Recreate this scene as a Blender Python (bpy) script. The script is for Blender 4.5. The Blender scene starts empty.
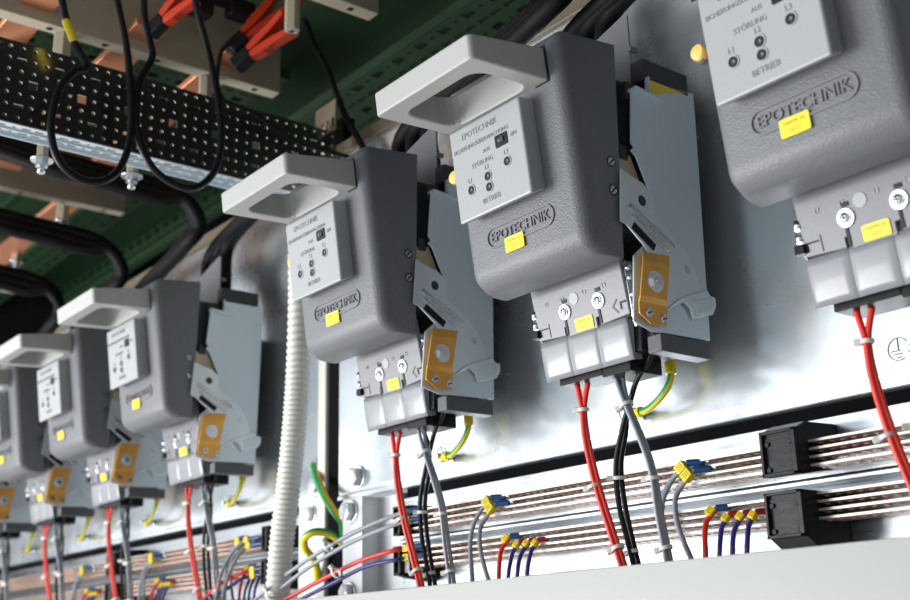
import bpy, bmesh, math, random
from mathutils import Vector, Matrix, noise
random.seed(7)
SC = bpy.context.scene
COL = SC.collection
V = Vector

# ------------------------------------------------------------------ camera model
FPX = 1188.15
ROWS = [(0.6162788, 0.7872111, -0.0223406), (-0.2378043, 0.1589747, -0.9582151), (-0.7507660, 0.5958403, 0.2851749)]

def at(px, py, ax, c):
    """world point on the plane ax = c that lies along the sight line of one picture point"""
    q = ((px - 455) / FPX, (py - 300) / FPX, 1.0)
    d = V([sum(ROWS[i][j] * q[i] for i in range(3)) for j in range(3)])
    return d * (c / d['XYZ'.index(ax)])

cam_d = bpy.data.cameras.new('camera')
cam = bpy.data.objects.new('camera', cam_d)
COL.objects.link(cam)
cam_d.sensor_width = 36
cam_d.lens = FPX / 910 * 36
cam_d.clip_start = 0.02
r, d, f = (V(x) for x in ROWS)
r.normalize(); f = (f - f.dot(r) * r).normalized(); u = r.cross(f)
cam.matrix_world = Matrix(((r.x, u.x, -f.x, 0), (r.y, u.y, -f.y, 0), (r.z, u.z, -f.z, 0), (0, 0, 0, 1)))
cam_d.dof.use_dof = True
cam_d.dof.focus_distance = 0.86
cam_d.dof.aperture_fstop = 9.0
SC.camera = cam

# ------------------------------------------------------------------ materials
def mat(name, col, rough=0.5, metal=0.0, bump=0.0, bscale=300.0, var=0.0, vscale=8.0, spec=0.5, trans=0.0, coat=0.0, stretch=None, rvar=0.0, bdist=0.001, emis=None):
    m = bpy.data.materials.new(name); m.use_nodes = True
    nt = m.node_tree; b = nt.nodes['Principled BSDF']
    b.inputs['Base Color'].default_value = (*col, 1)
    b.inputs['Roughness'].default_value = rough
    b.inputs['Metallic'].default_value = metal
    b.inputs['Specular IOR Level'].default_value = spec
    b.inputs['Transmission Weight'].default_value = trans
    b.inputs['Coat Weight'].default_value = coat
    tc = nt.nodes.new('ShaderNodeTexCoord')
    src = tc.outputs['Object']
    if stretch:
        mp = nt.nodes.new('ShaderNodeMapping'); mp.inputs['Scale'].default_value = stretch
        nt.links.new(src, mp.inputs['Vector']); src = mp.outputs['Vector']
    if var or rvar:
        n = nt.nodes.new('ShaderNodeTexNoise'); n.inputs['Scale'].default_value = vscale; n.inputs['Detail'].default_value = 5
        nt.links.new(src, n.inputs['Vector'])
        if var:
            cr = nt.nodes.new('ShaderNodeMix'); cr.data_type = 'RGBA'
            cr.inputs['A'].default_value = (*[c * (1 - var) for c in col], 1)
            cr.inputs['B'].default_value = (*[min(1, c * (1 + var)) for c in col], 1)
            nt.links.new(n.outputs['Fac'], cr.inputs['Factor']); nt.links.new(cr.outputs['Result'], b.inputs['Base Color'])
        if rvar:
            mr = nt.nodes.new('ShaderNodeMapRange')
            mr.inputs['From Min'].default_value = 0.3; mr.inputs['From Max'].default_value = 0.7
            mr.inputs['To Min'].default_value = rough - rvar; mr.inputs['To Max'].default_value = rough + rvar
            nt.links.new(n.outputs['Fac'], mr.inputs['Value']); nt.links.new(mr.outputs['Result'], b.inputs['Roughness'])
    if bump:
        n2 = nt.nodes.new('ShaderNodeTexNoise'); n2.inputs['Scale'].default_value = bscale; n2.inputs['Detail'].default_value = 3
        nt.links.new(src, n2.inputs['Vector'])
        bp = nt.nodes.new('ShaderNodeBump'); bp.inputs['Strength'].default_value = bump; bp.inputs['Distance'].default_value = bdist
        nt.links.new(n2.outputs['Fac'], bp.inputs['Height']); nt.links.new(bp.outputs['Normal'], b.inputs['Normal'])
    return m

M = dict(
    housing=mat('textured_grey_plastic', (0.15, 0.157, 0.17), 0.42, bump=0.5, bscale=750, bdist=0.0009),
    emboss=mat('raised_grey_plastic', (0.17, 0.175, 0.185), 0.38),
    handle=mat('light_grey_plastic', (0.43, 0.435, 0.425), 0.38, bump=0.05, bscale=300),
    panel=mat('panel_grey_plastic', (0.36, 0.375, 0.385), 0.36, bump=0.08, bscale=500),
    panel_text=mat('engraved_grey', (0.20, 0.21, 0.22), 0.6),
    base=mat('mid_grey_plastic', (0.18, 0.185, 0.20), 0.33, bump=0.06, bscale=300),
    cover=mat('glossy_grey_plastic', (0.25, 0.26, 0.28), 0.27, coat=0.15, bump=0.10, bscale=45, bdist=0.0006),
    darkplastic=mat('dark_grey_plastic', (0.045, 0.047, 0.052), 0.45, bump=0.05, bscale=300, spec=0.3),
    strip=mat('charcoal_plastic', (0.085, 0.088, 0.095), 0.4, bump=0.05, bscale=300),
    black=mat('black_plastic', (0.012, 0.012, 0.014), 0.4, bump=0.1, bscale=200, spec=0.22),
    holder=mat('black_holder_plastic', (0.014, 0.015, 0.018), 0.35, bump=0.25, bscale=120, spec=0.22),
    seal=mat('black_rubber_seal', (0.006, 0.006, 0.007), 0.9, spec=0.05),
    galv=mat('galvanised_sheet', (0.72, 0.78, 0.83), 0.25, 0.74, bump=0.05, bscale=60, rvar=0.05, vscale=22, bdist=0.0005),
    plate=mat('zinc_plate', (0.70, 0.79, 0.85), 0.34, 0.45, bump=0.04, bscale=90, rvar=0.05, vscale=30, bdist=0.0004),
    bracket=mat('zinc_bracket', (0.82, 0.88, 0.92), 0.28, 0.65),
    bright=mat('bright_zinc', (0.74, 0.76, 0.79), 0.24, 1.0),
    galvlight=mat('light_zinc', (0.72, 0.75, 0.77), 0.35, 0.5),
    lower=mat('brushed_panel', (0.46, 0.49, 0.52), 0.30, 1.0, bump=0.06, bscale=40, stretch=(1, 10, 30), rvar=0.06, vscale=10, bdist=0.0005),
    frame=mat('pale_grey_frame', (0.62, 0.61, 0.56), 0.45, 0.2),
    brass=mat('yellow_chromated_steel', (0.93, 0.45, 0.09), 0.33, 0.4, var=0.2, vscale=60),
    copper=mat('copper', (0.80, 0.34, 0.19), 0.38, 0.75, var=0.15, vscale=20),
    tinned=mat('tinned_bar', (0.55, 0.50, 0.45), 0.38, 0.6),
    yellow=mat('yellow_sticker', (0.95, 0.72, 0.02), 0.45),
    ink=mat('sticker_ink', (0.35, 0.26, 0.01), 0.6),
    markerink=mat('marker_ink', (0.05, 0.04, 0.0), 0.6),
    cap=mat('amber_cap', (0.95, 0.62, 0.16), 0.35),
    red=mat('red_cable', (0.80, 0.035, 0.02), 0.35),
    grey=mat('grey_cable', (0.30, 0.33, 0.37), 0.35),
    blackc=mat('black_cable', (0.010, 0.010, 0.012), 0.35, spec=0.22),
    thick=mat('black_power_cable', (0.007, 0.007, 0.008), 0.6, spec=0.12),
    purple=mat('dark_blue_cable', (0.045, 0.03, 0.22), 0.35),
    green=mat('green_cable', (0.02, 0.36, 0.10), 0.35),
    yel=mat('yellow_cable', (0.90, 0.72, 0.02), 0.35),
    bluelug=mat('blue_sleeve', (0.01, 0.07, 0.22), 0.3),
    redlug=mat('red_sleeve', (0.45, 0.01, 0.02), 0.3),
    tie=mat('white_nylon', (0.80, 0.80, 0.74), 0.4, trans=0.15),
    conduit=mat('ivory_conduit', (0.70, 0.70, 0.65), 0.45),
    paint=mat('white_painted_steel', (0.345, 0.36, 0.34), 0.42, bump=0.03, bscale=200),
    greenreflect=mat('painted_green_reflection', (0.015, 0.044, 0.017), 0.5, 0.1, var=0.25, vscale=6),  # green reflection put into the colour of the overhead steel
    support=mat('beige_support', (0.42, 0.38, 0.29), 0.5, bump=0.05, bscale=200),
    perf=mat('dark_mirror_steel', (0.42, 0.42, 0.40), 0.22, 1.0, bump=0.08, bscale=25, bdist=0.0006),
    beige=mat('beige_insulator', (0.55, 0.47, 0.30), 0.5),
    orange=mat('orange_red_plastic', (0.60, 0.045, 0.012), 0.35),
    olive=mat('olive_flange', (0.20, 0.175, 0.12), 0.4, 0.3),
    darkness=mat('unlit_black', (0.012, 0.015, 0.013), 0.5, 0.2),  # near-black stands in for unlit depth overhead and inside holes
    line=mat('engraved_line', (0.10, 0.11, 0.12), 0.5),
)

# ------------------------------------------------------------------ helpers
def tag(o, label=None, cat=None, group=None, kind=None):
    if label: o['label'] = label
    if cat: o['category'] = cat
    if group: o['group'] = group
    if kind: o['kind'] = kind
    return o

def empty(name, loc, label=None, cat=None, group=None):
    o = bpy.data.objects.new(name, None); COL.objects.link(o); o.location = loc
    o.empty_display_size = 0.02
    return tag(o, label, cat, group)

class MB:
    """collects shapes in world coordinates, builds one mesh object (origin at its parent thing)"""
    def __init__(s): s.bm = bmesh.new(); s.mats = []; s.smooth_angle = 40
    def mi(s, m):
        if m not in s.mats: s.mats.append(m)
        return s.mats.index(m)
    def _mark(s, faces, m, smooth=False):
        i = s.mi(m)
        for f in faces: f.material_index = i; f.smooth = smooth
    def poly(s, pts, m):
        f = s.bm.faces.new([s.bm.verts.new(p) for p in pts]); s._mark([f], m); return f
    def extr(s, pts, vec, m, bevel=0.0, seg=2):
        """closed polygon pts pushed along vec"""
        vec = V(vec); n = len(pts)
        a = [s.bm.verts.new(p) for p in pts]; b = [s.bm.verts.new(V(p) + vec) for p in pts]
        fs = [s.bm.faces.new(a[::-1]), s.bm.faces.new(b)]
        fs += [s.bm.faces.new((a[i], a[(i + 1) % n], b[(i + 1) % n], b[i])) for i in range(n)]
        s._mark(fs, m)
        bmesh.ops.recalc_face_normals(s.bm, faces=fs)
        if bevel:
            es = list({e for f in fs for e in f.edges})
            r = bmesh.ops.bevel(s.bm, geom=es, offset=bevel, segments=seg, affect='EDGES', profile=0.5, clamp_overlap=True)
            i = s.mi(m)
            for f in r['faces']: f.material_index = i; f.smooth = True
            for f in fs:
                if f.is_valid: f.smooth = True
        return fs
    def box(s, lo, hi, m, bevel=0.0, seg=2):
        x0, y0, z0 = lo; x1, y1, z1 = hi
        return s.extr([(x0, y0, z0), (x1, y0, z0), (x1, y1, z0), (x0, y1, z0)], (0, 0, z1 - z0), m, bevel, seg)
    def obox(s, c, ax, ay, az, m, bevel=0.0, seg=2):
        """box by centre and three half-axis vectors"""
        c, ax, ay, az = V(c), V(ax), V(ay), V(az)
        return s.extr([c - ax - ay - az, c + ax - ay - az, c + ax + ay - az, c - ax + ay - az], az * 2, m, bevel, seg)
    def cyl(s, p0, p1, r0, m, r1=None, n=20, caps=True):
        p0, p1 = V(p0), V(p1); r1 = r0 if r1 is None else r1
        d = (p1 - p0).normalized(); a = d.orthogonal().normalized(); b = d.cross(a)
        A = [s.bm.verts.new(p0 + r0 * (math.cos(t) * a + math.sin(t) * b)) for t in [2 * math.pi * i / n for i in range(n)]]
        B = [s.bm.verts.new(p1 + r1 * (math.cos(t) * a + math.sin(t) * b)) for t in [2 * math.pi * i / n for i in range(n)]]
        fs = [s.bm.faces.new((A[i], A[(i + 1) % n], B[(i + 1) % n], B[i])) for i in range(n)]
        s._mark(fs, m, n > 8)
        if caps:
            c = [s.bm.faces.new(A[::-1]), s.bm.faces.new(B)]; s._mark(c, m)
    def ring(s, c, d, r_out, r_in, h, m, n=24):
        """flat washer of height h about direction d"""
        c, d = V(c), V(d).normalized(); a = d.orthogonal().normalized(); b = d.cross(a); L = []
        for rr, hh in ((r_out, 0), (r_out, h), (r_in, h), (r_in, 0)):
            L.append([s.bm.verts.new(c + d * hh + rr * (math.cos(t) * a + math.sin(t) * b)) for t in [2 * math.pi * i / n for i in range(n)]])
        fs = []
        for k in range(4):
            P, Q = L[k], L[(k + 1) % 4]
            fs += [s.bm.faces.new((P[i], P[(i + 1) % n], Q[(i + 1) % n], Q[i])) for i in range(n)]
        s._mark(fs, m)
    def dome(s, c, d, r, h, m, n=18, k=4):
        c, d = V(c), V(d).normalized(); a = d.orthogonal().normalized(); b = d.cross(a); L = []
        for j in range(k):
            t = j / k * math.pi / 2
            L.append([s.bm.verts.new(c + d * h * math.sin(t) + r * math.cos(t) * (math.cos(q) * a + math.sin(q) * b)) for q in [2 * math.pi * i / n for i in range(n)]])
        top = s.bm.verts.new(c + d * h); fs = []
        for P, Q in zip(L, L[1:]): fs += [s.bm.faces.new((P[i], P[(i + 1) % n], Q[(i + 1) % n], Q[i])) for i in range(n)]
        fs += [s.bm.faces.new((L[-1][i], L[-1][(i + 1) % n], top)) for i in range(n)]
        s._mark(fs, m, True)
    def tube(s, pts, r, m, n=12, sub=8, m2=None, twist=0.0, rad=None, phase=0.0):
        P = spline(pts, sub); N = len(P)
        t0 = (P[1] - P[0]).normalized(); a = t0.orthogonal().normalized(); rings = []; L = 0.0
        for i, p in enumerate(P):
            t = (P[min(i + 1, N - 1)] - P[max(i - 1, 0)]).normalized()
            a = (a - a.dot(t) * t).normalized(); b = t.cross(a)
            if i: L += (p - P[i - 1]).length
            rr = rad(i, L) if rad else r
            rings.append([s.bm.verts.new(p + rr * (math.cos(q) * a + math.sin(q) * b)) for q in [2 * math.pi * k / n + twist * L + phase for k in range(n)]])
        i1 = s.mi(m); i2 = s.mi(m2) if m2 else i1
        for A, B in zip(rings, rings[1:]):
            for k in range(n):
                f = s.bm.faces.new((A[k], A[(k + 1) % n], B[(k + 1) % n], B[k])); f.smooth = True
                f.material_index = i2 if (m2 and k < n * 0.42) else i1
        for R in (rings[0][::-1], rings[-1]):
            f = s.bm.faces.new(R); f.material_index = i1
        return P
    def hexhead(s, c, d, r, h, m):
        s.cyl(c, V(c) + V(d).normalized() * h, r, m, n=6)
    def perf(s, o, ex, ey, nx, ny, w, h, m, shape, n=12):
        """flat perforated sheet of nx by ny cells; shape(i, j) gives (kind, hw, hh) or None"""
        o, ex, ey = V(o), V(ex), V(ey); cache = {}
        def vert(x, y):
            k = (round(x, 6), round(y, 6))
            if k not in cache: cache[k] = s.bm.verts.new(o + ex * x + ey * y)
            return cache[k]
        idx = s.mi(m)
        for i in range(nx):
            for j in range(ny):
                cx, cy = (i + .5) * w, (j + .5) * h
                sq = [(cx + w / 2 * a, cy + h / 2 * b) for a, b in ((1, 0), (1, 1), (0, 1), (-1, 1), (-1, 0), (-1, -1), (0, -1), (1, -1))]
                S = [vert(*q) for q in sq]; sh = shape(i, j)
                if not sh:
                    f = s.bm.faces.new(S); f.material_index = idx; continue
                kind, hw, hh = sh
                if kind == 'o': H = [(cx + hw * math.cos(t), cy + hh * math.sin(t)) for t in [math.pi / 4 * k for k in range(8)]]
                else: H = [(cx + hw * a, cy + hh * b) for a, b in ((1, 0), (1, 1), (0, 1), (-1, 1), (-1, 0), (-1, -1), (0, -1), (1, -1))]
                H = [s.bm.verts.new(o + ex * x + ey * y) for x, y in H]
                for k in range(8):
                    f = s.bm.faces.new((S[k], S[(k + 1) % 8], H[(k + 1) % 8], H[k])); f.material_index = idx
    def thicken(s, t, vec=None):
        r = bmesh.ops.solidify(s.bm, geom=list(s.bm.faces), thickness=t)
    def text(s, body, pos, ex, ey, size, m, depth=0.0004, align='CENTER'):
        cu = bpy.data.curves.new('lettering', 'FONT'); cu.body = body; cu.size = size; cu.align_x = align; cu.align_y = 'CENTER'
        cu.extrude = depth; cu.resolution_u = 2
        o = bpy.data.objects.new('lettering', cu); COL.objects.link(o)
        dg = bpy.context.evaluated_depsgraph_get(); me = bpy.data.meshes.new_from_object(o.evaluated_get(dg))
        COL.objects.unlink(o); bpy.data.objects.remove(o)
        ex, ey = V(ex).normalized(), V(ey).normalized(); ez = ex.cross(ey); pos = V(pos)
        idx = s.mi(m); base = [s.bm.verts.new(pos + ex * v.co.x + ey * v.co.y + ez * v.co.z) for v in me.vertices]
        for p in me.polygons:
            try: f = s.bm.faces.new([base[i] for i in p.vertices]); f.material_index = idx
            except ValueError: pass
        bpy.data.meshes.remove(me)
    def build(s, name, parent=None, origin=None, bevel=0.0, seg=2, solid=0.0):
        root = parent
        off = V((0, 0, 0))
        if parent is not None:
            off = V(parent.get('_org', (0, 0, 0)))
        elif origin is not None:
            off = V(origin)
        for v in s.bm.verts: v.co -= off
        me = bpy.data.meshes.new(name); s.bm.to_mesh(me); s.bm.free()
        for m in s.mats: me.materials.append(M[m])
        o = bpy.data.objects.new(name, me); COL.objects.link(o)
        o['_org'] = tuple(off)
        if parent is not None: o.parent = parent
        else: o.location = off
        if solid:
            md = o.modifiers.new('thick', 'SOLIDIFY'); md.thickness = solid; md.offset = 0
        if bevel:
            md = o.modifiers.new('bevel', 'BEVEL'); md.width = bevel; md.segments = seg; md.limit_method = 'ANGLE'; md.angle_limit = math.radians(40)
            md.harden_normals = False
        return o

def root(name, loc, label=None, cat=None, group=None):
    o = empty(name, loc, label, cat, group); o['_org'] = tuple(loc); return o

def spline(pts, sub=8):
    pts = [V(p) for p in pts]
    if len(pts) == 2: return [pts[0].lerp(pts[1], i / sub) for i in range(sub + 1)]
    out = []
    for i in range(len(pts) - 1):
        p0 = pts[i - 1] if i else pts[0] * 2 - pts[1]; p1, p2 = pts[i], pts[i + 1]
        p3 = pts[i + 2] if i + 2 < len(pts) else p2 * 2 - p1
        for k in range(sub):
            t = k / sub
            out.append(0.5 * ((2 * p1) + (p2 - p0) * t + (2 * p0 - 5 * p1 + 4 * p2 - p3) * t * t + (3 * p1 - p0 - 3 * p2 + p3) * t ** 3))
    out.append(pts[-1]); return out

def copy_tree(o, parent=None):
    c = o.copy(); COL.objects.link(c)
    if parent is not None: c.parent = parent
    for ch in list(o.children): copy_tree(ch, c)
    return c

# unit shifts along the wall: number -> (dx, dy, dz)
PITCH = 0.24
LOFF = V((-0.2265, 0.0249, 0.0094))
SH = {}
for k in range(1, 8):
    SH[k] = V((-PITCH * (k - 2), 0, 0)) + (LOFF if k >= 4 else V((0, 0, 0)))
UNITNAME = {1: 'large switch cut off by the top right corner', 2: 'tall switch at centre of the picture', 3: 'switch hanging beside the ivory corrugated conduit',
            4: 'nearest switch left of the ivory corrugated conduit', 5: 'second switch left of the ivory conduit', 6: 'third switch left of the ivory conduit', 7: 'furthest switch, mostly past the left picture edge'}

# ------------------------------------------------------------------ the switch unit (drawn at the position of unit 2)
FO = V((-0.591, 0.5235, 0.34)); FU = V((0, -0.128, 0.9918)); FN = V((0, -0.9918, -0.128)); FX = V((1, 0, 0))
def F(x, u, n): return V((x, FO.y, FO.z)) + FU * u + FN * n
XL, XR = -0.6535, -0.530

def rounded_rect(x0, x1, y0, y1, r, n=5):
    P = []
    for cx, cy, a0 in ((x1 - r, y1 - r, 0), (x0 + r, y1 - r, 90), (x0 + r, y0 + r, 180), (x1 - r, y0 + r, 270)):
        for k in range(n + 1):
            a = math.radians(a0 + 90 * k / n); P.append((cx + r * math.cos(a), cy + r * math.sin(a)))
    return P

def make_unit():
    R0 = root('fuse_switch', (-0.591, 0.679, 0.19))
    # --- housing: a tilted-front box, front corners generously rounded
    s = MB()
    prof = [(0.5133, 0.4130), (0.5340, 0.262), (0.5455, 0.2553), (0.5690, 0.2552), (0.5735, 0.4195)]
    va = [s.bm.verts.new((XL, y, z)) for y, z in prof]; vb = [s.bm.verts.new((XR, y, z)) for y, z in prof]
    n = len(prof)
    fs = [s.bm.faces.new(va), s.bm.faces.new(vb[::-1])] + [s.bm.faces.new((va[i], vb[i], vb[(i + 1) % n], va[(i + 1) % n])) for i in range(n)]
    bmesh.ops.recalc_face_normals(s.bm, faces=fs); s._mark(fs, 'housing', True)
    def edge(a, b): return next(e for e in a.link_edges if e.other_vert(a) is b)
    es = [edge(va[0], va[1]), edge(vb[0], vb[1]), edge(va[0], vb[0]), edge(va[1], vb[1]), edge(va[1], va[2]), edge(vb[1], vb[2])]
    bmesh.ops.bevel(s.bm, geom=es, offset=0.0088, segments=5, affect='EDGES', profile=0.5, clamp_overlap=False)
    for f in s.bm.faces: f.smooth = True
    # small corner gusset moulded at the lower rear corner
    hs = s.build('housing', R0, bevel=0.0012)
    # lettering in a raised stadium frame
    s = MB()
    cx, cu, hw, hh = -0.592, -0.0515, 0.036, 0.0078
    def stad(hw, hh):
        P = []
        for q in range(9):
            a = math.radians(-90 + 180 * q / 8); P.append((cx + hw - hh + hh * math.cos(a), cu + hh * math.sin(a)))
        for q in range(9):
            a = math.radians(90 + 180 * q / 8); P.append((cx - hw + hh + hh * math.cos(a), cu + hh * math.sin(a)))
        return P
    A, B = stad(hw, hh), stad(hw - 0.0012, hh - 0.0012); n = len(A)
    lv = [[s.bm.verts.new(F(x, u_, nn)) for x, u_ in P] for P, nn in ((A, -0.0005), (A, 0.0009), (B, 0.0009), (B, -0.0005))]
    for P, Q in zip(lv, lv[1:]):
        s._mark([s.bm.faces.new((P[i], P[(i + 1) % n], Q[(i + 1) % n], Q[i])) for i in range(n)], 'emboss')
    s.text('EPOTECHNIK', F(cx, cu, 0.0004), FX, FU, 0.0104, 'emboss', 0.0005)
    s.build('embossed_lettering', hs)
    s = MB(); s.text('NL00', F(-0.582, 0.0495, 0.0004), FX, FU, 0.012, 'emboss', 0.0006)
    s.build('embossed_size_mark', hs)
    s = MB()
    P = rounded_rect(-0.6085, -0.5885, -0.0665, -0.0555, 0.0012, 2)
    s.extr([F(x, u_, 0.0008) for x, u_ in P], FN * 0.0006, 'yellow')
    s.text('+H07FFE 183', F(-0.5985, -0.0588, 0.0014), FX, FU, 0.0027, 'ink', 0.0001)
    s.text('-Q121', F(-0.5985, -0.0630, 0.0014), FX, FU, 0.0030, 'ink', 0.0001)
    st = s.build('sticker', hs); st['label'] = 'yellow sticker with small printed code'
    for z, y in ((0.3252, 0.5618), (0.3040, 0.5622)):
        s = MB(); c = V((XR, y, z))
        s.ring(c - FX * 0.0004, FX, 0.0042, 0.0030, 0.0008, 'darkplastic')
        s.cyl(c - FX * 0.001, c + FX * 0.0006, 0.0030, 'bright', n=16)
        s.obox(c + FX * 0.0007, (0.0002, 0, 0), (0, 0.0018, 0.0020), (0, -0.0004, 0.0003), 'black')
        o = s.build('side_screw', hs); o['label'] = 'zinc slotted screw'
    # --- amber cap poking out on the left side
    s = MB(); c = V((XL - .0008, 0.5320, 0.3450))
    s.cyl(c + V((0, -.004, 0)), c + V((-0.0005, -.010, 0)), 0.0050, 'housing'); s.cyl(c + V((.0012, -.006, .0005)), c + V((.0002, -.0125, .0005)), 0.0048, 'cap')
    s.dome(c + V((.0002, -.0125, .0005)), (0, -1, 0), 0.0046, 0.0010, 'cap')
    o = s.build('amber_cap', R0); o['label'] = 'amber round cap'
    # --- handle: rectangular loop standing out from the face
    s = MB()
    x0, x1, n0, n1 = -0.6550, -0.5430, -0.006, 0.0685
    ub, ut = 0.0455, 0.0633
    O = [(x0, n0), (x1, n0)] + [(x1 - 0.004 + 0.004 * math.cos(a), n1 - 0.004 + 0.004 * math.sin(a)) for a in [math.radians(90 * k / 4) for k in range(5)]] \
        + [(x0 + 0.004 - 0.004 * math.sin(a), n1 - 0.004 + 0.004 * math.cos(a)) for a in [math.radians(90 * k / 4) for k in range(5)]]
    hx0, hx1, hn0, hn1, hr = x0 + 0.0135, x1 - 0.0150, 0.004, n1 - 0.0150, 0.012
    I = rounded_rect(hx0, hx1, hn0, hn1, hr, 4)
    # bridge outer and inner loops by matching resampled points
    def resample(P, N):
        P = [V((a, b, 0)) for a, b in P] ; P.append(P[0]); L = [0]
        for a, b in zip(P, P[1:]): L.append(L[-1] + (b - a).length)
        return P, L
    cxn = V(((hx0 + hx1) / 2, (hn0 + hn1) / 2, 0))
    angs = sorted(set([round(math.atan2(b - cxn.y, a - cxn.x), 5) for a, b in O + I]))
    def hit(P, ang):
        d = V((math.cos(ang), math.sin(ang), 0)); best = None
        for k in range(len(P)):
            a = V((*P[k], 0)) - cxn; b = V((*P[(k + 1) % len(P)], 0)) - cxn; e = b - a
            den = d.x * e.y - d.y * e.x
            if abs(den) < 1e-12: continue
            t = (a.x * e.y - a.y * e.x) / den; q = (a.x * d.y - a.y * d.x) / den
            if t > 0 and -1e-4 <= q <= 1 + 1e-4 and (best is None or t > best): best = t
        return cxn + d * best
    Op = [hit(O, a) for a in angs]; Ip = [hit(I, a) for a in angs]; n = len(angs)
    L = [[s.bm.verts.new(F(p.x, uu - (0.0050 * (1 - p.y / n1) if uu == ub else -0.0015 * (1 - p.y / n1)), p.y)) for p in PP] for PP, uu in ((Op, ub), (Op, ut), (Ip, ut), (Ip, ub))]
    fs = []
    for k in range(4):
        P, Q = L[k], L[(k + 1) % 4]; fs += [s.bm.faces.new((P[i], P[(i + 1) % n], Q[(i + 1) % n], Q[i])) for i in range(n)]
    bmesh.ops.remove_doubles(s.bm, verts=list(s.bm.verts), dist=1e-5)
    fs = list(s.bm.faces); bmesh.ops.recalc_face_normals(s.bm, faces=fs); s._mark(fs, 'handle', False)
    hd = s.build('handle', R0, bevel=0.0014, seg=3); hd['label'] = 'light grey loop handle'
    # dark seats where the handle arms enter the housing
    s = MB()
    for xa, xb in ((x0 + 0.0020, x0 + 0.015), (x1 - 0.013, x1 + 0.0022)):
        s = MB()
        s.extr([F(xa, ub - 0.0065, 0.0), F(xb, ub - 0.0065, 0.0), F(xb, ut + 0.003, 0.0), F(xa, ut + 0.003, 0.0)], FN * 0.0008, 'black')
        s.build('handle_socket', R0)
    # --- test panel
    s = MB()
    px0, px1, pu0, pu1, pn = -0.6392, -0.5600, -0.0375, 0.0335, 0.0145
    ch = 0.004
    vs0 = [F(px0 + 0.002, pu0 + 0.005, -0.001), F(px1 - 0.001, pu0 + 0.005, -0.001), F(px1 - 0.001, pu1, -0.001), F(px0 + 0.002, pu1, -0.001)]
    vs1 = [F(px0, pu0, pn), F(px1, pu0, pn), F(px1, pu1, pn), F(px0, pu1, pn)]
    a = [s.bm.verts.new(p) for p in vs0]; b = [s.bm.verts.new(p) for p in vs1]
    fs = [s.bm.faces.new(a[::-1]), s.bm.faces.new(b)] + [s.bm.faces.new((a[i], a[(i + 1) % 4], b[(i + 1) % 4], b[i])) for i in range(4)]
    bmesh.ops.recalc_face_normals(s.bm, faces=fs); s._mark(fs, 'panel')
    tp = s.build('test_panel', R0, bevel=0.0018, seg=3); tp['label'] = 'pale grey raised fuse test panel'
    s = MB()
    T = lambda body, x, u_, sz: s.text(body, F(x, u_, pn + 0.0001), FX, FU, sz, 'panel_text', 0.0002)
    T('EPOTECHNIK', -0.6050, 0.0250, 0.0066); T('SICHERUNGSÜBERWACHUNG', -0.6050, 0.0160, 0.0045)
    T('AUS', -0.6000, 0.0075, 0.0042); T('EIN', -0.5700, 0.0092, 0.0042); T('STÖRUNG', -0.6060, 0.0002, 0.0050)
    T('L1', -0.6215, -0.0090, 0.0050); T('L2', -0.6020, -0.0048, 0.0048); T('L3', -0.5800, -0.0010, 0.0050); T('BETRIEB', -0.6010, -0.0285, 0.0055)
    s.build('panel_lettering', tp)
    s = MB(); P = rounded_rect(-0.5895, -0.5765, 0.0045, 0.0135, 0.0008, 2)
    s.extr([F(x, u_, pn - 0.0001) for x, u_ in P], FN * 0.0007, 'black')
    s.extr([F(x, u_, pn + 0.0006) for x, u_ in rounded_rect(-0.5845, -0.5800, 0.0072, 0.0108, 0.0004, 1)], FN * 0.0010, 'darkplastic')
    s.obox(F(-0.5845, 0.0090, pn + 0.0012), FX * 0.0009, FU * 0.0010, FN * 0.0002, 'panel')
    o = s.build('selector_switch', tp); o['label'] = 'small black selector switch'
    for x, u_ in ((-0.6215, -0.0160), (-0.6020, -0.0117), (-0.6020, -0.0197), (-0.5800, -0.0078)):
        s = MB()
        s.ring(F(x, u_, pn), FN, 0.0042, 0.0034, 0.0005, 'panel'); s.ring(F(x, u_, pn), FN, 0.0030, 0.0018, 0.0004, 'black')
        s.cyl(F(x, u_, pn - 0.0002), F(x, u_, pn + 0.0003), 0.0019, 'darkplastic', n=12)
        s.obox(F(x + 0.0004, u_ + 0.0003, pn + 0.0003), FX * 0.0004, FU * 0.0006, FN * 0.0002, 'panel')
        s.build('test_socket', tp)
    # --- lower front plate
    def G(x, z, n=0.0): return V((x, 0.588 + 0.2 * (0.2387 - z), z)) + V((0, -0.98, -0.196)) * n
    GU = V((0, -0.196, 0.98)); GN = V((0, -0.98, -0.196))
    s = MB()
    bx0, bx1 = -0.6425, -0.5490
    P = [(bx0, 0.2800), (bx0, 0.2245), (-0.6140, 0.2228), (-0.6140, 0.2290), (-0.6105, 0.2290), (-0.6105, 0.2215), (-0.5810, 0.2215), (-0.5810, 0.2290), (-0.5775, 0.2290), (-0.5775, 0.2228), (bx1, 0.2245), (bx1, 0.2800)]
    s.extr([G(x, z) for x, z in P], -GN * 0.004, 'base')
    s.box((bx0 + 0.001, 0.5925, 0.2230), (bx1 - 0.001, 0.599, 0.2560), 'darkplastic')
    bf = s.build('front_plate', R0, bevel=0.0004, seg=1); bf['label'] = 'grey moulded plate with two screws'
    s = MB()
    for x, t in ((-0.6280, '21'), (-0.6110, '22'), (-0.5880, '23'), (-0.5680, '24')):
        s.text(t, G(x, 0.2490, 0.0002), FX, GU, 0.0050, 'panel', 0.0003)
    # arrow and recess marks
    s.extr([G(-0.5640, 0.2320, 0), G(-0.5590, 0.2372, 0), G(-0.5580, 0.2364, 0), G(-0.5622, 0.2320, 0), G(-0.5580, 0.2276, 0), G(-0.5590, 0.2268, 0)], GN * 0.0004, 'line')
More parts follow.
